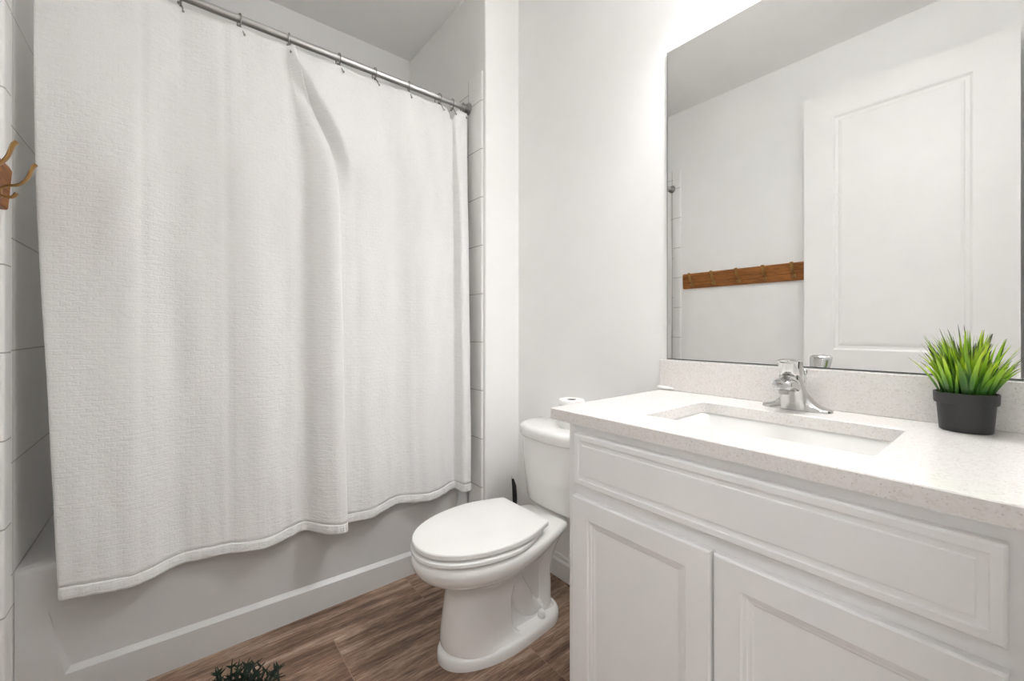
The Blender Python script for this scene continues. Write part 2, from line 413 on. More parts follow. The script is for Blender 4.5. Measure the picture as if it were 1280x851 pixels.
# ------------------------------------------------------------------ bathtub
def make_tub():
    bm = B()
    x0, x1 = XLT + 0.001, XRT - 0.001
    yF = YT; yBk = YB - 0.009
    # outer rim / deck ring with rounded front edge and basin
    def rr(xa, xb, ya, yb, r, z, n=8):
        out = []
        for cx, cy, a0 in ((xb - r, yb - r, 0), (xa + r, yb - r, PI / 2), (xa + r, ya + r, PI), (xb - r, ya + r, 1.5 * PI)):
            for k in range(n + 1):
                a = a0 + k / n * PI / 2; out.append(Vector((cx + r * math.cos(a), cy + r * math.sin(a), z)))
        return out
    loft(bm, [rr(x0, x1, yF + 0.012, yBk, 0.001, TUBZ - 0.03), rr(x0, x1, yF + 0.001, yBk, 0.001, TUBZ - 0.03), rr(x0, x1, yF, yBk, 0.001, TUBZ - 0.012),
              rr(x0, x1, yF + 0.003, yBk, 0.001, TUBZ - 0.003), rr(x0, x1, yF + 0.010, yBk, 0.001, TUBZ),
              rr(x0 + 0.085, x1 - 0.08, yF + 0.075, yBk - 0.05, 0.10, TUBZ), rr(x0 + 0.098, x1 - 0.09, yF + 0.085, yBk - 0.06, 0.10, TUBZ - 0.012),
              rr(x0 + 0.15, x1 - 0.12, yF + 0.11, yBk - 0.085, 0.12, 0.20), rr(x0 + 0.22, x1 - 0.16, yF + 0.15, yBk - 0.12, 0.13, 0.10)], False, True)
    # apron: raised border with a recessed middle field
    D = 0.015
    oy = yF
    def P(x, z, rec): return Vector((x, oy + (D if rec else 0.0), z))
    zt = TUBZ - 0.014
    O = [(x0, 0.0), (x1, 0.0), (x1, zt), (x0, zt)]
    A = [(-0.262, 0.108), (x1 - 0.085, 0.078), (x1 - 0.055, 0.325), (-0.294, 0.325)]          # border inner edge
    I = [(-0.245, 0.133), (x1 - 0.100, 0.103), (x1 - 0.070, 0.300), (-0.2865, 0.300)]        # field edge
    def wall(r0, d0, r1, d1):
        for i in range(4):
            j = (i + 1) % 4
            f = [P(*r0[i], d0), P(*r0[j], d0), P(*r1[j], d1), P(*r1[i], d1)]
            bm.faces.new([bm.verts.new(v) for v in f])
    wall(O, 0, A, 0); 
    # soft chamfer in three steps
    def mix(a, b, t): return [(p[0] + (q[0] - p[0]) * t, p[1] + (q[1] - p[1]) * t) for p, q in zip(a, b)]
    steps = [(0.0, 0.0), (0.2, 0.06), (0.5, 0.5), (0.8, 0.94), (1.0, 1.0)]
    DD = (D, D, 0.0006, 0.0006)
    for (ta, da), (tb, db) in zip(steps, steps[1:]):
        ra, rb = mix(A, I, ta), mix(A, I, tb)
        for i in range(4):
            j = (i + 1) % 4
            f = [Vector((ra[i][0], oy + DD[i] * da, ra[i][1])), Vector((ra[j][0], oy + DD[j] * da, ra[j][1])), Vector((rb[j][0], oy + DD[j] * db, rb[j][1])), Vector((rb[i][0], oy + DD[i] * db, rb[i][1]))]
            bm.faces.new([bm.verts.new(v) for v in f])
    bm.faces.new([bm.verts.new(Vector((p[0], oy + q, p[1]))) for p, q in zip(I, DD)])
    box(bm, x0, x1, yF + D + 0.001, yF + D + 0.004, 0.0, zt)
    bmesh.ops.remove_doubles(bm, verts=bm.verts[:], dist=0.0004)
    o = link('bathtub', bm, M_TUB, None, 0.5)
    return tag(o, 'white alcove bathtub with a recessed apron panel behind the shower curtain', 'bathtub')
make_tub()

# ------------------------------------------------------------------ curtain rod
RY, RZ, RR = 1.785, 2.257, 0.0135
rod = thing('curtain_rod', 'brushed steel shower rod running across the tub alcove', 'curtain rod', (0.4, RY, RZ))
bm = B(); lathe(bm, (XLT, RY, RZ), [(RR, 0.006), (RR, XRT - XLT - 0.006)], 24, 'X'); link('rod', bm, M_STEEL, rod, 0.6)
for x, s in ((XLT, 1), (XRT, -1)):
    bm = B(); lathe(bm, (x, RY, RZ), [(0.030, 0.0), (0.030, s * 0.004), (0.024, s * 0.011), (0.017, s * 0.020), (0.0165, s * 0.032), (RR, s * 0.034)], 28, 'X')
    link('flange', bm, M_RING, rod, 0.6)

# ------------------------------------------------------------------ shower curtain
HEM = [(-0.268, 1.752), (-0.255, 1.740), (-0.185, 1.723), (-0.108, 1.710), (-0.059, 1.733), (-0.004, 1.764), (0.060, 1.755), (0.136, 1.743), (0.238, 1.715),
       (0.331, 1.743), (0.385, 1.751), (0.425, 1.695), (0.470, 1.650), (0.500, 1.642), (0.517, 1.652), (0.520, 1.690), (0.526, 1.725), (0.580, 1.722), (0.644, 1.714), (0.774, 1.760),
       (0.840, 1.735), (0.901, 1.716), (0.980, 1.735), (1.052, 1.758), (1.060, 1.735), (1.066, 1.690), (1.085, 1.682), (1.111, 1.692)]
TOPX = [1.02 * q for q in [-0.310, -0.297, -0.22, -0.135, -0.08, -0.02, 0.04, 0.10, 0.185, 0.275, 0.312, 0.325, 0.333, 0.339, 0.344, 0.348, 0.353, 0.43, 0.50, 0.64, 0.73, 0.80, 0.90, 1.022, 1.034, 1.042, 1.065, 1.106]]
RINGX = [1.02 * q for q in [0.010, 0.172, 0.332, 0.509, 0.657, 0.814, 0.964, 1.039, 1.098]]
LEFTX = [-0.3149, -0.3156, -0.3157, -0.3126, -0.309, -0.3022, -0.2936, -0.2859, -0.2793, -0.2728, -0.2655]
ZTOP, ZHEM = 2.214, 0.355
def sstep(a, b, x):
    t = max(0.0, min(1.0, (x - a) / (b - a))); return t * t * (3 - 2 * t)
def gauss(x, m, s): return math.exp(-((x - m) / s) ** 2)
HS = smoothpath([(HEM[i][0], HEM[i][1], TOPX[i]) for i in range(len(HEM))], 8)
def curtain_pt(hx, hy, tx, v):
    """v 0 at top, 1 at hem"""
    z = ZTOP + (ZHEM - ZTOP) * v
    b = sstep(0.0, 0.27, v) * 0.82 + 0.18 * v
    x = tx + (hx - tx) * b
    k = min(9.999, v * 10); i0 = int(k)
    lx = LEFTX[i0] + (LEFTX[i0 + 1] - LEFTX[i0]) * (k - i0)
    x += (lx - (TOPX[0] + (HEM[0][0] - TOPX[0]) * b)) * math.exp(-(tx - TOPX[0]) / 0.16)
    A = 0.22 + 0.50 * sstep(0.0, 0.35, v) + 0.28 * v
    yc = 1.783 - 0.031 * v
    y = yc + A * (hy - 1.752) - 0.012 * (1 - v)
    # scallops between rings near the top
    top = math.exp(-v * 7.0)
    near = min(abs(tx - r) for r in RINGX + [-0.155, -0.305])
    k = min(1.0, near / 0.075)
    y -= 0.016 * top * k
    z -= 0.013 * top * k ** 2 * (1 if v < 0.5 else 0)
    # slack bulge right of the third ring, throwing the diagonal fold
    cx = 0.342 + 0.183 * sstep(0.0, 0.24, v)
    side = sstep(-0.030, 0.030, x - cx) * math.exp(-max(0.0, x - cx - 0.01) / 0.12)
    y -= 0.056 * side * sstep(0.0, 0.05, v) * (1 - sstep(0.16, 0.30, v))
    y += 0.016 * gauss(x, cx - 0.02, 0.03) * sstep(0.0, 0.05, v) * (1 - sstep(0.2, 0.34, v))
    # V-shaped droop between the last two rings
    z -= 0.050 * gauss(tx, 1.047, 0.016) * math.exp(-v * 25)
    # ironed-in creases
    y += 0.0055 * (1 - min(1.0, abs(x - 0.128 - 0.02 * v) / 0.012)) if abs(x - 0.128 - 0.02 * v) < 0.012 else 0.0
    y += 0.0028 * (1 - min(1.0, abs(x + 0.085) / 0.015)) * (1 - v * 0.6) if abs(x + 0.085) < 0.015 else 0.0
    y += 0.0025 * (1 - min(1.0, abs(x - 0.76) / 0.014)) if abs(x - 0.76) < 0.014 else 0.0
    # small wrinkles
    y += 0.0016 * math.sin(x * 61 + 3 * v) * math.sin(v * 23 + x * 9) + 0.0018 * math.sin(x * 37 - v * 6)
    bot = sstep(0.72, 1.0, v)
    y += bot * 0.0022 * math.sin(x * 95 + v * 60) * math.sin(v * 75 - x * 30)
    z += 0.004 * math.sin(hx * 19) * v
    return Vector((x, y, z))
NV = 120
VH = 0.982
def curtain_grid(v0, v1, n, off):
    return [[curtain_pt(p.x, p.y, p.z, v0 + (v1 - v0) * j / n) + Vector((0, off, 0)) for p in HS] for j in range(n + 1)]
cur = thing('shower_curtain', 'long white waffle-weave fabric shower curtain hanging from the steel rod', 'shower curtain', (0.4, 1.735, ZTOP))
def sheet(name, g, th, m):
    bm = B()
    fr = [[bm.verts.new(p) for p in r] for r in g]
    bk = [[bm.verts.new(p + Vector((0, th, 0))) for p in r] for r in g]
    R, Cn = len(g), len(g[0])
    for j in range(R - 1):
        for i in range(Cn - 1):
            bm.faces.new((fr[j][i], fr[j + 1][i], fr[j + 1][i + 1], fr[j][i + 1]))
            bm.faces.new((bk[j][i], bk[j][i + 1], bk[j + 1][i + 1], bk[j + 1][i]))
    for j in range(R - 1):
        for i in (0, Cn - 1): bm.faces.new((fr[j][i], fr[j + 1][i], bk[j + 1][i], bk[j][i]))
    for i in range(Cn - 1):
        for j in (0, R - 1): bm.faces.new((fr[j][i], fr[j][i + 1], bk[j][i + 1], bk[j][i]))
    return link(name, bm, m, cur, 3.2)
sheet('panel', curtain_grid(0.0, VH, NV, 0.0), 0.0025, M_CLOTH)
gh = curtain_grid(VH - 0.001, 1.0, 6, -0.0012)
PUCK = [random.uniform(-0.0016, 0.0016) for _ in HS]
for j, r in enumerate(gh):
    for i, p in enumerate(r): p.y -= 0.0022 * math.sin(PI * (j + 0.5) / 7) + PUCK[i]
hem = sheet('hem', gh, 0.0060, M_CLOTH); hem['label'] = 'stitched hem along the bottom edge'

# rings
RLAB = ['silver curtain ring farthest left on the rod, at the top edge of the photo', 'second silver curtain ring from the left end of the visible rod',
        'silver curtain ring on the rod right above the big diagonal fold', 'silver curtain ring next to the right of the big diagonal fold',
        'middle silver curtain ring in front of the alcove ceiling corner', 'fourth silver curtain ring from the right end of the rod',
        'silver curtain ring just left of the small V-shaped droop', 'silver curtain ring just right of the small V-shaped droop', 'silver curtain ring nearest the rod flange on the right']
def ring_mesh():
    bm = B()
    R0 = 0.0255
    pts = [(0.0015 * math.sin(a), R0 * math.sin(a) , R0 * math.cos(a) - 0.009) for a in [2.6 + k / 22 * (2 * PI - 5.2 * 0 - 0.35) for k in range(23)]]
    tube(bm, pts, 0.0026, 8)
    # hook tail down to the grommet
    tube(bm, smoothpath([(0.001, -0.010, -0.031), (0.003, -0.018, -0.042), (0.005, -0.026, -0.056), (0.006, -0.035, -0.072), (0.005, -0.039, -0.066)], 5), 0.0021, 8)
    for q in ((-0.005, -0.010, -0.031), (0.0, 0.013, -0.0305)):
        bmesh.ops.create_icosphere(bm, subdivisions=2, radius=0.005, matrix=Matrix.Translation(q))
    bmesh.ops.create_icosphere(bm, subdivisions=2, radius=0.004, matrix=Matrix.Translation((0.006, -0.036, -0.070)))
    me = bpy.data.meshes.new('curtain_ring'); bmesh.ops.recalc_face_normals(bm, faces=bm.faces[:]); bm.to_mesh(me); bm.free(); me.materials.append(M_RING)
    for p in me.polygons: p.use_smooth = True
    return me
rme = ring_mesh()
for i, x in enumerate(RINGX):
    o = bpy.data.objects.new('curtain_ring', rme); col.objects.link(o); o.location = (x, RY, RZ)
    o.rotation_euler = (0, 0, 0.25 * math.sin(i * 2.3))
    tag(o, RLAB[i], 'curtain ring', 'curtain rings on the shower rod')

# ------------------------------------------------------------------ toilet
TY = 1.250
toilet = thing('toilet', 'white two-piece elongated toilet with closed lid beside the vanity', 'toilet', (0.95, TY, 0))
def egg(xf, xb, hw, z, n=48, pf=2.0, pb=2.6, split=0.56, yc=TY):
    """closed outline: rounded front at xf, blunter back at xb"""
    xm = xf + (xb - xf) * split; out = []
    for k in range(n):
        a = 2 * PI * k / n; c, s = math.cos(a), math.sin(a)
        p = pb if c > 0 else pf
        L = (xb - xm) if c > 0 else (xm - xf)
        out.append(Vector((xm + math.copysign(abs(c) ** (2 / p), c) * L, yc + math.copysign(abs(s) ** (2 / p), s) * hw, z)))
    return out
def seat_outline(xf, xb, hw, hb, z, n=14, xm=None):
    xm = xm or xf + (xb - xf) * 0.60; o = []
    side = []
    for k in range(n + 1):                       # front half ellipse, +y side, from tip to widest
        a = k / n * PI / 2; side.append((xm - (xm - xf) * math.cos(a), hw * math.sin(a) ** 0.93))
    for k in range(1, n + 1):
        t = k / n; side.append((xm + (xb - 0.012 - xm) * t, hb + (hw - hb) * math.cos(t * PI / 2) ** 1.0))
    for k in range(1, 5):
        a = k / 4 * PI / 2; side.append((xb - 0.012 + 0.012 * math.sin(a), hb - 0.012 + 0.012 * math.cos(a)))
    pts = [Vector((x, TY + y, z)) for x, y in side] + [Vector((x, TY - y, z)) for x, y in reversed(side[1:])]
    return pts
bm = B()
# foot flange
foot = []
def foot_outline(g, z):
    out = []
    for k in range(56):
        a = 2 * PI * k / 56; c, s = math.cos(a), math.sin(a)
        xm = 0.97
        L = 0.235 if c > 0 else 0.277
        p = 2.7 if c > 0 else 2.15
        hw = 0.128 - 0.010 * gauss(c, 0.25, 0.35)
        out.append(Vector((xm + math.copysign(abs(c) ** (2 / p), c) * (L + g), TY - 0.004 + math.copysign(abs(s) ** (2 / p), s) * (hw + g), z)))
    return out
loft(bm, [foot_outline(0, 0.0), foot_outline(0.001, 0.012), foot_outline(0, 0.026), foot_outline(-0.004, 0.034), foot_outline(-0.012, 0.039), foot_outline(-0.03, 0.042)])
# column + bowl
lv = [(0.036, 0.714, 0.985, 0.114, 0.112), (0.046, 0.709, 0.960, 0.107, 0.106), (0.065, 0.707, 0.944, 0.1015, 0.101), (0.10, 0.710, 0.936, 0.098, 0.0985), (0.18, 0.722, 0.936, 0.0955, 0.0975),
      (0.222, 0.729, 0.948, 0.0965, 0.098), (0.246, 0.728, 0.975, 0.100, 0.094), (0.264, 0.716, 1.005, 0.110, 0.084), (0.280, 0.694, 1.04, 0.128, 0.078), (0.294, 0.664, 1.08, 0.149, 0.080), (0.307, 0.638, 1.12, 0.166, 0.088),
      (0.320, 0.621, 1.165, 0.178, 0.101), (0.334, 0.611, 1.185, 0.184, 0.106), (0.348, 0.606, 1.197, 0.187, 0.112), (0.360, 0.605, 1.203, 0.188, 0.115), (0.370, 0.607, 1.204, 0.186, 0.115), (0.376, 0.612, 1.201, 0.182, 0.112), (0.379, 0.624, 1.195, 0.172, 0.104)]
loft(bm, [seat_outline(xf, xb, hw, hb, z, 16, min(0.87, xf + (xb - xf) * 0.55)) for z, xf, xb, hw, hb in lv])
# rear web, trapway bulges and deck
def slab(z, x0, x1, hw, r=0.03, n=6):
    out = []
    r = min(r, hw * 0.9)
    for cx, cy, a0 in ((x1 - r, hw - r, 0), (x0 + r, hw - r, PI / 2), (x0 + r, -hw + r, PI), (x1 - r, -hw + r, 1.5 * PI)):
        for k in range(n + 1):
            a = a0 + k / n * PI / 2; out.append(Vector((cx + r * math.cos(a), TY + cy + r * math.sin(a), z)))
    return out
loft(bm, [slab(0.03, 0.88, 1.185, 0.078), slab(0.06, 0.88, 1.168, 0.064), slab(0.12, 0.88, 1.150, 0.054), slab(0.20, 0.88, 1.172, 0.056), slab(0.27, 0.90, 1.205, 0.064), slab(0.33, 0.93, 1.235, 0.078), slab(0.378, 0.95, 1.240, 0.085)])
for s in (-1, 1):
    y = TY + s * 0.030
    P1 = smoothpath([(0.88, y + s * 0.014, 0.255), (0.955, y + s * 0.016, 0.215), (1.00, y + s * 0.014, 0.150), (1.035, y + s * 0.010, 0.090), (1.08, y + s * 0.006, 0.060), (1.125, y + s * 0.004, 0.075)], 7)
    tube(bm, P1, [0.040 + 0.006 * math.sin(i / len(P1) * PI) for i in range(len(P1))], 16, True, (1.0, 0.8))
    P2 = smoothpath([(1.125, y + s * 0.008, 0.05), (1.130, y + s * 0.006, 0.12), (1.128, y + s * 0.010, 0.20), (1.150, y + s * 0.014, 0.27), (1.178, y + s * 0.018, 0.325), (1.19, y + s * 0.020, 0.345)], 7)
    tube(bm, P2, [0.046 - 0.006 * math.sin(i / len(P2) * PI) for i in range(len(P2))], 16, True, (0.95, 0.8))
bowl = link('bowl', bm, M_PORC, toilet, 0.75)
bm = B()
loft(bm, [seat_outline(0.625, 1.045, 0.166, 0.110, 0.3780), seat_outline(0.617, 1.050, 0.170, 0.114, 0.3870), seat_outline(0.606, 1.056, 0.186, 0.128, 0.3875), seat_outline(0.6035, 1.058, 0.1885, 0.130, 0.390), seat_outline(0.6035, 1.058, 0.1885, 0.130, 0.399), seat_outline(0.606, 1.056, 0.186, 0.128, 0.4025), seat_outline(0.616, 1.048, 0.176, 0.118, 0.4035)])
link('seat', bm, M_SEAT, toilet, 0.5)
bm = B()
loft(bm, [seat_outline(0.640, 1.045, 0.158, 0.112, 0.4036), seat_outline(0.632, 1.052, 0.166, 0.118, 0.4100), seat_outline(0.6095, 1.073, 0.1835, 0.1405, 0.4105), seat_outline(0.6075, 1.075, 0.1855, 0.1425, 0.4130), seat_outline(0.6075, 1.075, 0.1855, 0.1425, 0.4250), seat_outline(0.6100, 1.073, 0.1830, 0.1405, 0.4285), seat_outline(0.616, 1.070, 0.177, 0.136, 0.4298), seat_outline(0.70, 1.02, 0.10, 0.08, 0.4315)])
link('lid', bm, M_SEAT, toilet, 0.5)
for s in (-1, 1):
    bm = B(); box(bm, 1.05, 1.095, TY + s * 0.075 - 0.022, TY + s * 0.075 + 0.022, 0.379, 0.410, 0.008, 3); link('hinge', bm, M_SEAT, toilet, 0.9)
TKY = 1.258
def tank_outline(g, z, back=1.362, hw=0.196, xc=1.262, bulge=0.098, n=26):
    out = []
    hw2 = hw + g
    rb = 0.02
    for k in range(n + 1):                       # bowed front from -y to +y
        t = -1 + 2 * k / n
        y = hw2 * math.copysign(abs(math.sin(abs(t) * PI / 2)), t)
        x = xc - (bulge + g) * (max(0.0, 1 - abs(y / hw2) ** 3.0)) ** 0.62
        out.append(Vector((x, TKY + y, z)))
    for k in range(1, 6): a = k / 5 * PI / 2; out.append(Vector((back - rb + rb * math.sin(a), TKY + hw2 - rb + rb * math.cos(a), z)))
    for k in range(0, 5): a = k / 5 * PI / 2; out.append(Vector((back - rb + rb * math.cos(a), TKY - hw2 + rb - rb * math.sin(a), z)))
    return out
bm = B()
loft(bm, [tank_outline(-0.050, 0.380, bulge=0.085), tank_outline(-0.034, 0.3815, bulge=0.085), tank_outline(-0.026, 0.388, bulge=0.086), tank_outline(-0.021, 0.400, bulge=0.088), tank_outline(-0.010, 0.53), tank_outline(-0.003, 0.64), tank_outline(-0.002, 0.672)])
link('tank', bm, M_PORC, toilet, 0.8)
bm = B()
loft(bm, [tank_outline(-0.003, 0.6725), tank_outline(0.006, 0.675), tank_outline(0.009, 0.681), tank_outline(0.009, 0.705), tank_outline(0.006, 0.715), tank_outline(-0.003, 0.722), tank_outline(-0.02, 0.7255)])
link('tank_lid', bm, M_PORC, toilet, 0.9)
for s in (-1, 1):
    bm = B(); lathe(bm, (1.085, TY - 0.004 + s * 0.083, 0.040), [(0.0155, 0.0), (0.0150, 0.010), (0.0125, 0.021), (0.008, 0.027), (0.003, 0.0285)], 20); link('bolt_cap', bm, M_SEAT, toilet, 0.8)

# paper roll on the tank lid
roll = thing('toilet_paper_roll', 'white toilet paper roll standing upright on the tank lid', 'toilet paper', (1.295, 1.205, 0.7255))
bm = B(); lathe(bm, (1.295, 1.205, 0.7262), [(0.021, 0.004), (0.021, 0.0), (0.052, 0.0), (0.0545, 0.004), (0.0545, 0.112), (0.052, 0.116), (0.021, 0.116), (0.021, 0.10)], 44, cap0=False, cap1=False); link('paper', bm, M_PAPER, roll, 0.7)
bm = B(); lathe(bm, (1.295, 1.205, 0.7262), [(0.0195, 0.001), (0.0208, 0.001), (0.0208, 0.113), (0.0195, 0.113), (0.0195, 0.002)], 30, cap0=True, cap1=False); link('core', bm, M_CORE, roll, 0.7)

# toilet brush behind the bowl
bru = thing('toilet_brush', 'black-handled toilet brush standing in the corner behind the toilet', 'toilet brush', (1.300, 1.590, 0))
bm = B(); lathe(bm, (1.300, 1.588, 0.0), [(0.030, 0.0), (0.038, 0.01), (0.040, 0.06), (0.034, 0.095), (0.014, 0.105)], 24); link('brush_head', bm, M_BLACK, bru, 0.7)
bm = B()
hp = [(1.300, 1.588, 0.10), (1.301, 1.588, 0.22), (1.302, 1.590, 0.30), (1.301, 1.594, 0.36), (1.297, 1.600, 0.392), (1.295, 1.603, 0.402)]
tube(bm, hp, [0.006, 0.009, 0.0135, 0.0125, 0.007, 0.0035], 14, True, (1.0, 0.6), (1, 0, 0)); link('handle', bm, M_BLACK, bru, 0.8)
bm = B(); tube(bm, [(1.2965, 1.6015, 0.397), (1.2945, 1.6035, 0.405), (1.294, 1.604, 0.409)], [0.0045, 0.0055, 0.003], 10); c = link('hanging_tip', bm, M_SEAT, bru, 0.8); c['label'] = 'white tip at the top of the handle'

# ------------------------------------------------------------------ vanity
ZCT = 0.922
CX0, CX1 = 0.820, XW - 0.001
CY0, CY1 = YE + 0.0015, 0.770
van = thing('vanity_cabinet', 'white bathroom vanity cabinet with two panel doors and a long false drawer front', 'vanity', (1.10, 0.38, 0))
bm = B()
t_ = 0.018
box(bm, CX0, CX1, CY1 - t_, CY1, 0.0, ZCT - 0.0305, 0.001, 1)
box(bm, CX0, CX1, CY0, CY0 + t_, 0.0, ZCT - 0.0305)
box(bm, CX0 + 0.02, CX1, CY0 + t_, CY1 - t_, 0.09, 0.108)
box(bm, CX1 - 0.008, CX1, CY0 + t_, CY1 - t_, 0.108, ZCT - 0.0305)
# face frame
box(bm, CX0, CX0 + 0.019, CY1 - 0.045, CY1 - t_, 0.09, ZCT - 0.0305); box(bm, CX0, CX0 + 0.019, CY0 + t_, CY0 + 0.055, 0.09, ZCT - 0.0305)
box(bm, CX0, CX0 + 0.019, CY0 + 0.055, CY1 - 0.045, 0.83, ZCT - 0.0305); box(bm, CX0, CX0 + 0.019, CY0 + 0.055, CY1 - 0.045, 0.69, 0.75); box(bm, CX0, CX0 + 0.019, CY0 + 0.055, CY1 - 0.045, 0.09, 0.135)
box(bm, CX0, CX0 + 0.019, 0.36, 0.40, 0.135, 0.69)
box(bm, CX0 + 0.06, CX0 + 0.075, CY0 + t_, CY1 - t_, 0.0, 0.09)
link('body', bm, M_CAB, van)
FX, BX = 0.8015, CX0 - 0.0005
def front(name, y0, y1, z0, z1, prof):
    bm = B()
    ringpanel(bm, None, y0, y1, z0, z1, [(0.0, BX), (0.0, FX + 0.004), (0.0015, FX + 0.0015), (0.004, FX)] + prof)
    return link(name, bm, M_CAB, van)
front('drawer_front', 0.014, 0.739, 0.737, 0.868, [(0.0150, FX), (0.0165, FX + 0.0030), (0.0200, FX + 0.0034), (0.0265, FX + 0.0036), (0.0280, FX + 0.0012), (0.0300, FX + 0.0010)])
DP = [(0.050, FX), (0.0525, FX + 0.0035), (0.0585, FX + 0.0045), (0.0605, FX + 0.0070), (0.0665, FX + 0.0080), (0.0685, FX + 0.0095), (0.0700, FX + 0.0100)]
d1 = front('door', 0.384, 0.743, 0.115, 0.707, DP); d1['label'] = 'left cabinet door nearer the toilet'
d2 = front('door', 0.013, 0.3785, 0.115, 0.707, DP); d2['label'] = 'right cabinet door nearer the camera'

# countertop with undermount cutout, backsplash
SX0, SX1, SY0, SY1 = 0.920, 1.213, 0.162, 0.604
KX0, KX1, KY0, KY1 = 0.7985, 1.3715, YE + 0.0015, 0.822
def rrect(xa, xb, ya, yb, r, z, n=6):
    out = []
    for cx, cy, a0 in ((xb - r, yb - r, 0), (xa + r, yb - r, PI / 2), (xa + r, ya + r, PI), (xb - r, ya + r, 1.5 * PI)):
        for k in range(n + 1):
            a = a0 + k / n * PI / 2; out.append(Vector((cx + r * math.cos(a), cy + r * math.sin(a), z)))
    return out
ct = thing('countertop', 'speckled pale quartz vanity countertop with a rectangular sink cutout', 'countertop', (1.08, 0.40, ZCT - 0.03))
bm = B()
e = 0.0018
loft(bm, [rrect(SX0, SX1, SY0, SY1, 0.012, ZCT - 0.030), rrect(KX0, KX1, KY0, KY1, 0.003, ZCT - 0.030), rrect(KX0, KX1, KY0, KY1, 0.003, ZCT - e), rrect(KX0 + e, KX1, KY0, KY1 - e, 0.003, ZCT),
          rrect(SX0 - e, SX1 + e, SY0 - e, SY1 + e, 0.012, ZCT), rrect(SX0, SX1, SY0, SY1, 0.012, ZCT - e), rrect(SX0, SX1, SY0, SY1, 0.012, ZCT - 0.030)], False, False)
bmesh.ops.remove_doubles(bm, verts=bm.verts[:], dist=0.00005)
link('slab', bm, M_QUARTZ, ct, 0.4)
bm = B(); box(bm, 1.352, 1.3715, KY0, 0.828, ZCT + 0.0002, 1.029, 0.0018, 2); bsp = tag(link('backsplash', bm, M_QUARTZ), 'pale speckled quartz backsplash strip under the mirror', 'backsplash')
bm = B(); tube(bm, [(1.3505, 0.775, ZCT + 0.0065), (1.3502, 0.80, ZCT + 0.0075), (1.351, 0.835, ZCT + 0.0075), (1.365, 0.838, ZCT + 0.0065)], [0.003, 0.006, 0.006, 0.004], 10); c = link('caulk_bead', bm, M_SEAT, bsp, 0.8)

# sink
sink = thing('sink', 'white rectangular undermount sink set into the vanity countertop', 'sink', (1.066, 0.383, 0.75))
bm = B()
zz = ZCT - 0.0305
o_ = 0.004
loft(bm, [rrect(SX0 - 0.03, SX1 + 0.03, SY0 - 0.03, SY1 + 0.03, 0.03, zz - 0.012), rrect(SX0 - 0.03, SX1 + 0.03, SY0 - 0.03, SY1 + 0.03, 0.03, zz), rrect(SX0 - o_, SX1 + o_, SY0 - o_, SY1 + o_, 0.02, zz),
          rrect(SX0, SX1, SY0, SY1, 0.025, zz - 0.006), rrect(SX0 + 0.014, SX1 - 0.014, SY0 + 0.016, SY1 - 0.016, 0.035, zz - 0.085), rrect(SX0 + 0.024, SX1 - 0.024, SY0 + 0.028, SY1 - 0.028, 0.04, zz - 0.110),
          rrect(SX0 + 0.05, SX1 - 0.05, SY0 + 0.06, SY1 - 0.06, 0.04, zz - 0.122), rrect(SX0 + 0.12, SX1 - 0.12, SY0 + 0.20, SY1 - 0.20, 0.02, zz - 0.127),
          rrect(SX0 + 0.12, SX1 - 0.12, SY0 + 0.20, SY1 - 0.20, 0.02, zz - 0.139), rrect(SX0 + 0.02, SX1 - 0.02, SY0 + 0.02, SY1 - 0.02, 0.04, zz - 0.132), rrect(SX0 - 0.012, SX1 + 0.012, SY0 - 0.012, SY1 + 0.012, 0.04, zz - 0.03), rrect(SX0 - 0.014, SX1 + 0.014, SY0 - 0.014, SY1 + 0.014, 0.03, zz - 0.012), rrect(SX0 - 0.03, SX1 + 0.03, SY0 - 0.03, SY1 + 0.03, 0.03, zz - 0.012)], False, False)
bmesh.ops.remove_doubles(bm, verts=bm.verts[:], dist=0.00005)
link('basin', bm, M_PORC, sink, 0.9)
bm = B(); lathe(bm, (1.0665, 0.383, zz - 0.1235), [(0.030, 0.0), (0.030, 0.002), (0.022, 0.003), (0.020, 0.006), (0.012, 0.009), (0.003, 0.010)], 28); link('drain', bm, M_CHROME, sink, 0.7)

# faucet
FY = 0.391
fa = thing('faucet', 'chrome single-lever faucet on the countertop behind the sink', 'faucet', (1.300, FY, ZCT))
bm = B()
secs = []
for k in range(-20, 21):
    t = k / 20; y = FY + t * 0.0815
    a = abs(t)
    hgt = 0.0075 + 0.005 * (1 - a) + 0.056 * math.exp(-(a / 0.43) ** 1.9) + (0.0 if a < 0.97 else -0.004)
    dep = 0.024 * (1 - a ** 5) ** 0.5 + 0.004 + 0.006 * math.exp(-(a / 0.3) ** 2)
    sec = []
    for j in range(17):
        q = j / 16 * PI
        sec.append(Vector((1.302 - dep * math.copysign(abs(math.cos(q)) ** 0.7, math.cos(q)), y, ZCT + 0.0003 + hgt * abs(math.sin(q)) ** 0.75)))
    secs.append(sec)
loft(bm, secs)
link('base', bm, M_CHROME, fa, 0.9)
def ell(cx, cy, z, rx, ry, tilt=0.0, n=28, p=2.3):
    out = []
    for k in range(n):
        a = 2 * PI * k / n; c, s = math.cos(a), math.sin(a)
        dx = math.copysign(abs(c) ** (2 / p), c) * rx; dy = math.copysign(abs(s) ** (2 / p), s) * ry
        out.append(Vector((cx + dx, cy + dy, z + dx * tilt)))
    return out
bm = B()
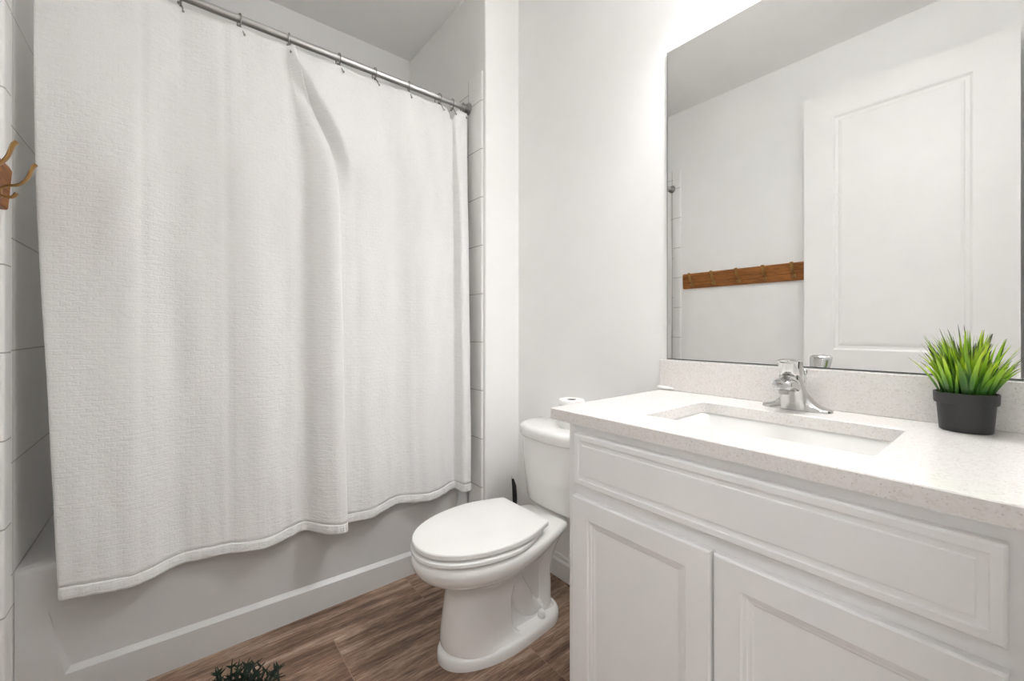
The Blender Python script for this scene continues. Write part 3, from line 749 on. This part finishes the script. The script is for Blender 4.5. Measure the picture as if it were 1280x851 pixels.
loft(bm, [ell(1.297, FY, ZCT + 0.004, 0.036, 0.037), ell(1.293, FY, ZCT + 0.022, 0.035, 0.033), ell(1.287, FY, ZCT + 0.042, 0.034, 0.029), ell(1.277, FY, ZCT + 0.060, 0.037, 0.0275, -0.15),
          ell(1.264, FY - 0.001, ZCT + 0.076, 0.037, 0.027, -0.2), ell(1.254, FY - 0.002, ZCT + 0.090, 0.031, 0.0245, -0.2), ell(1.248, FY - 0.003, ZCT + 0.096, 0.022, 0.020, -0.2)])
link('body', bm, M_CHROME, fa, 0.9)
bm = B()
sp = smoothpath([(1.268, FY, ZCT + 0.062), (1.235, FY, ZCT + 0.072), (1.212, FY, ZCT + 0.0745), (1.198, FY, ZCT + 0.0725)], 5)
rings = []
for i, p in enumerate(sp):
    t = i / (len(sp) - 1); hw_ = 0.0245 - 0.003 * t; hh = 0.0160 - 0.003 * t
    rings.append([p + Vector((0, math.copysign(abs(math.cos(a)) ** 0.6, math.cos(a)) * hw_, math.copysign(abs(math.sin(a)) ** 0.7, math.sin(a)) * hh)) for a in [2 * PI * k / 24 for k in range(24)]])
rings.append([sp[-1] + Vector((-0.005, (v - sp[-1]).y * 0.75, (v - sp[-1]).z * 0.7)) for v in rings[-1]])
loft(bm, rings); link('spout', bm, M_CHROME, fa, 0.8)
bm = B(); lathe(bm, (1.210, FY, ZCT + 0.049), [(0.0105, 0), (0.0118, 0.002), (0.0118, 0.014)], 20); link('aerator', bm, M_RING, fa, 0.7)
bm = B()
HX, HY = 1.238, FY - 0.006
loft(bm, [ell(HX + 0.010, HY + 0.002, ZCT + 0.091, 0.026, 0.0215, -0.2), ell(HX + 0.008, HY + 0.001, ZCT + 0.097, 0.0285, 0.0245, -0.2), ell(HX + 0.004, HY, ZCT + 0.112, 0.0275, 0.0255, -0.2), ell(HX, HY, ZCT + 0.125, 0.0270, 0.0270, -0.12),
          ell(HX - 0.001, HY, ZCT + 0.132, 0.0265, 0.0275, -0.06), ell(HX - 0.001, HY, ZCT + 0.1375, 0.0205, 0.0215), ell(HX - 0.001, HY, ZCT + 0.139, 0.010, 0.010)])
lever = smoothpath([(HX + 0.004, HY, ZCT + 0.131), (HX - 0.022, HY + 0.003, ZCT + 0.134), (HX - 0.040, HY + 0.006, ZCT + 0.133), (HX - 0.053, HY + 0.008, ZCT + 0.136)], 5)
tube(bm, lever, [0.012, 0.0115, 0.0112, 0.0112, 0.0108, 0.0105, 0.0102, 0.010, 0.0098, 0.0096, 0.0094, 0.0092, 0.009, 0.0085, 0.007, 0.004][:len(lever)], 16, True, (0.42, 1.15))
link('handle', bm, M_CHROME, fa, 0.9)
bm = B(); lathe(bm, (1.331, FY - 0.012, ZCT + 0.006), [(0.0025, 0.0), (0.0025, 0.085), (0.0055, 0.088), (0.0065, 0.094), (0.005, 0.100), (0.002, 0.102)], 16); link('lift_rod', bm, M_CHROME, fa, 0.8)

# ------------------------------------------------------------------ mirror
mi = thing('wall_mirror', 'large frameless mirror on the wall above the backsplash', 'mirror', (XW, 0.40, 1.031))
bm = B(); box(bm, 1.3672, XW - 0.0005, YE + 0.002, 0.8090, 1.0305, 2.127); link('backing', bm, M_MEDGE, mi)
bm = B(); box(bm, 1.3660, 1.3671, YE + 0.002, 0.8065, 1.0335, 2.1255); link('glass', bm, M_MIRROR, mi)

# ------------------------------------------------------------------ potted grass on the counter
PX, PY = 1.302, 0.081
pg = thing('potted_grass', 'bright green artificial grass in a small black pot on the counter', 'potted plant', (PX, PY, ZCT))
bm = B(); lathe(bm, (PX, PY, ZCT + 0.0002), [(0.0385, 0.0005), (0.0400, 0.002), (0.0440, 0.058), (0.0475, 0.0585), (0.0485, 0.061), (0.0492, 0.080), (0.0480, 0.0815), (0.0455, 0.081), (0.0440, 0.070)], 48, cap1=False); link('pot', bm, M_BLACK, pg, 0.6)
bm = B(); lathe(bm, (PX, PY, ZCT), [(0.0438, 0.070), (0.030, 0.074), (0.005, 0.076)], 32); link('moss', bm, M_SOIL, pg, 1.2)
def make_grass(cx, cy, z0, n, rnd):  
    bm = B(); l1 = bm.loops.layers.float_color.new('tip') if False else None
    tipL = bm.verts.layers.float.new('tip'); tonL = bm.verts.layers.float.new('tone')
    for i in range(n):
        r0 = 0.036 * math.sqrt(rnd.random()); a = rnd.random() * 2 * PI
        base = Vector((cx + r0 * math.cos(a), cy + r0 * math.sin(a), z0))
        L = rnd.uniform(0.064, 0.142) * (0.86 + 0.30 * (1 - r0 / 0.036)); lean = (0.07 + 0.58 * r0 / 0.036) * rnd.uniform(0.4, 1.25)
        a2 = a + rnd.uniform(-0.5, 0.5); wv = rnd.uniform(0.0020, 0.0040)
        curl = rnd.uniform(0.1, 0.6); tone = rnd.random(); top = rnd.uniform(0.72, 1.0)
        d0 = Vector((math.cos(a2), math.sin(a2), 0)); side = Vector((-math.sin(a2), math.cos(a2), 0))
        th = rnd.uniform(-1.2, 1.2); side = (side * math.cos(th) + d0 * math.sin(th)).normalized()
        prev = None; p = base.copy(); ang = lean * 0.45
        K = 7
        for k in range(K + 1):
            t = k / K
            wd = wv * (0.55 + 1.1 * math.sin(min(1.0, t * 1.35 + 0.12) * PI * 0.62)) * (1 - t ** 2.2) + 0.0003
            dirv = d0 * math.sin(ang) + Vector((0, 0, 1)) * math.cos(ang)
            nrm = dirv.cross(side).normalized()
            row = []
            for q, dz in ((-1, 0.0), (0, 0.25), (1, 0.0)):
                v = bm.verts.new(p + side * q * wd + nrm * dz * wd); v[tipL] = t * top if i % 5 else min(1.0, t * 1.08); v[tonL] = tone; row.append(v)
            if p.x > 1.349: 
                for v in row: v.co.x = min(v.co.x, 1.349 if v.co.z < 1.03 else 1.363)
            if prev:
                for q in range(2): bm.faces.new((prev[q], prev[q + 1], row[q + 1], row[q]))
            prev = row; p = p + dirv * (L / K); ang += (lean * 0.55 + curl * 0.35) / K
    me = bpy.data.meshes.new('grass'); bm.to_mesh(me); bm.free(); me.materials.append(M_GRASS)
    for q in me.polygons: q.use_smooth = True
    o = bpy.data.objects.new('grass', me); col.objects.link(o); return o
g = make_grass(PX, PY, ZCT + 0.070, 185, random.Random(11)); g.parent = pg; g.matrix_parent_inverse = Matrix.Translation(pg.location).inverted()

# ------------------------------------------------------------------ coat rack on the left wall
cr = thing('coat_rack', 'wooden coat rack with brass hooks on the left wall, seen mostly in the mirror', 'coat rack', (XL, 1.15, 1.508))
bm = B()
yA, yB_ = 0.56, 1.688
def rack(y, s):
    return [Vector((XL + 0.0005, y, 1.4505 + s)), Vector((XL + 0.018 - s, y, 1.4505 + s)), Vector((XL + 0.0205 - s, y, 1.455 + s)), Vector((XL + 0.0275 - s, y, 1.553 - s)), Vector((XL + 0.022 - s, y, 1.565 - s)), Vector((XL + 0.0005, y, 1.565 - s))]
loft(bm, [rack(yA, 0.004), rack(yA + 0.004, 0), rack(yB_ - 0.004, 0), rack(yB_, 0.004)]); link('board', bm, M_WOOD, cr)
for y in (1.605, 1.439, 1.266, 1.098, 0.932, 0.765, 0.60):
    bm = B()
    fx = XL + 0.0235
    box(bm, fx - 0.002, fx + 0.0025, y - 0.008, y + 0.008, 1.465, 1.490, 0.001, 1)
    up = smoothpath([(fx + 0.001, y, 1.488), (fx + 0.012, y, 1.497), (fx + 0.030, y, 1.503), (fx + 0.045, y, 1.522), (fx + 0.054, y, 1.552), (fx + 0.060, y, 1.562)], 5)
    tube(bm, up, [0.0048 + 0.0030 * (i / len(up)) for i in range(len(up))], 8, True, (0.5, 1.4), (0, 0, 1))
    lo = smoothpath([(fx + 0.001, y, 1.472), (fx + 0.012, y, 1.468), (fx + 0.022, y, 1.472), (fx + 0.027, y, 1.481)], 4)
    tube(bm, lo, [0.0045 + 0.0025 * (i / len(lo)) for i in range(len(lo))], 8, True, (0.6, 1.4), (0, 0, 1))
    link('hook', bm, M_BRASS, cr, 0.8)

# ------------------------------------------------------------------ dark plant on the floor, only its top in view
fp = thing('potted_plant', 'dark green curly foliage poking up from the floor by the tub', 'plant', (0.088, 1.130, 0))
bm = B(); lathe(bm, (0.088, 1.130, 0.0), [(0.055, 0.0), (0.058, 0.003), (0.072, 0.115), (0.077, 0.117), (0.078, 0.135), (0.074, 0.137), (0.070, 0.12)], 36, cap1=False); link('pot', bm, M_BLACK, fp, 0.6)
bm = B(); lathe(bm, (0.088, 1.130, 0.0), [(0.0695, 0.118), (0.04, 0.124), (0.005, 0.126)], 28); link('soil', bm, M_SOIL, fp, 1.2)
bm = B(); rnd = random.Random(5)
for i in range(190):
    a = rnd.random() * 2 * PI; r0 = 0.05 * math.sqrt(rnd.random())
    p = Vector((0.088 + r0 * math.cos(a), 1.130 + r0 * math.sin(a), 0.122)); L = rnd.uniform(0.18, 0.272) * (1.0 - 0.25 * r0 / 0.05); lean = 0.05 + 0.40 * r0 / 0.05 * rnd.uniform(0.6, 1.2)
    K = 12; ang = lean * 0.4; pts = []; d0 = Vector((math.cos(a), math.sin(a), 0)); curl = rnd.uniform(1.0, 2.4)
    for k in range(K + 1):
        pts.append(p.copy()); p = p + (d0 * math.sin(ang) + Vector((0, 0, 1)) * math.cos(ang)) * (L / K)
        ang += lean * 0.6 / K + (curl / 4 if k >= K - 4 else 0)
    tube(bm, pts, [0.0028] * (K - 1) + [0.002, 0.0008], 5)
    for k in range(4, K):                        # short leaflets
        for s in (-1, 1):
            q = pts[k]; sd = Vector((-d0.y, d0.x, 0)) * s
            tp = q + sd * 0.013 + Vector((0, 0, 0.010)) + d0 * rnd.uniform(-0.004, 0.006)
            u = (pts[min(k + 1, K)] - q).normalized() * 0.004
            vv = [bm.verts.new(x) for x in (q - u, q + sd * 0.006 - u * 0.4 + Vector((0, 0, 0.003)), tp, q + u)]
            bm.faces.new(vv)
me_o = link('foliage', bm, M_FERN, fp)

# ------------------------------------------------------------------ vanity light above the mirror (just above the picture)
vl = thing('vanity_light', 'three-shade vanity light on the wall above the mirror', 'light fixture', (XW, 0.40, 2.40))
bm = B(); box(bm, XW - 0.022, XW - 0.0005, 0.20, 0.60, 2.395, 2.475, 0.006, 2); link('backplate', bm, M_STEEL, vl, 0.6)
for y in LAMP_Y:
    bm = B(); tube(bm, smoothpath([(XW - 0.02, y, 2.435), (XW - 0.045, y, 2.420), (XW - 0.070, y, 2.400), (XW - 0.079, y, 2.392)], 5), 0.008, 10)
    lathe(bm, (1.235, y, 2.385), [(0.0575, 0.0), (0.0605, 0.0), (0.0605, 0.014), (0.0575, 0.014), (0.0575, 0.0)], 32, cap0=False, cap1=False); link('arm', bm, M_STEEL, vl, 0.7)
    bm = B(); lathe(bm, (1.235, y, 2.322), [(0.057, 0.0), (0.057, 0.140), (0.054, 0.140), (0.054, 0.0), (0.057, 0.0)], 32, cap0=False, cap1=False); link('shade', bm, M_SHADE, vl, 0.8)
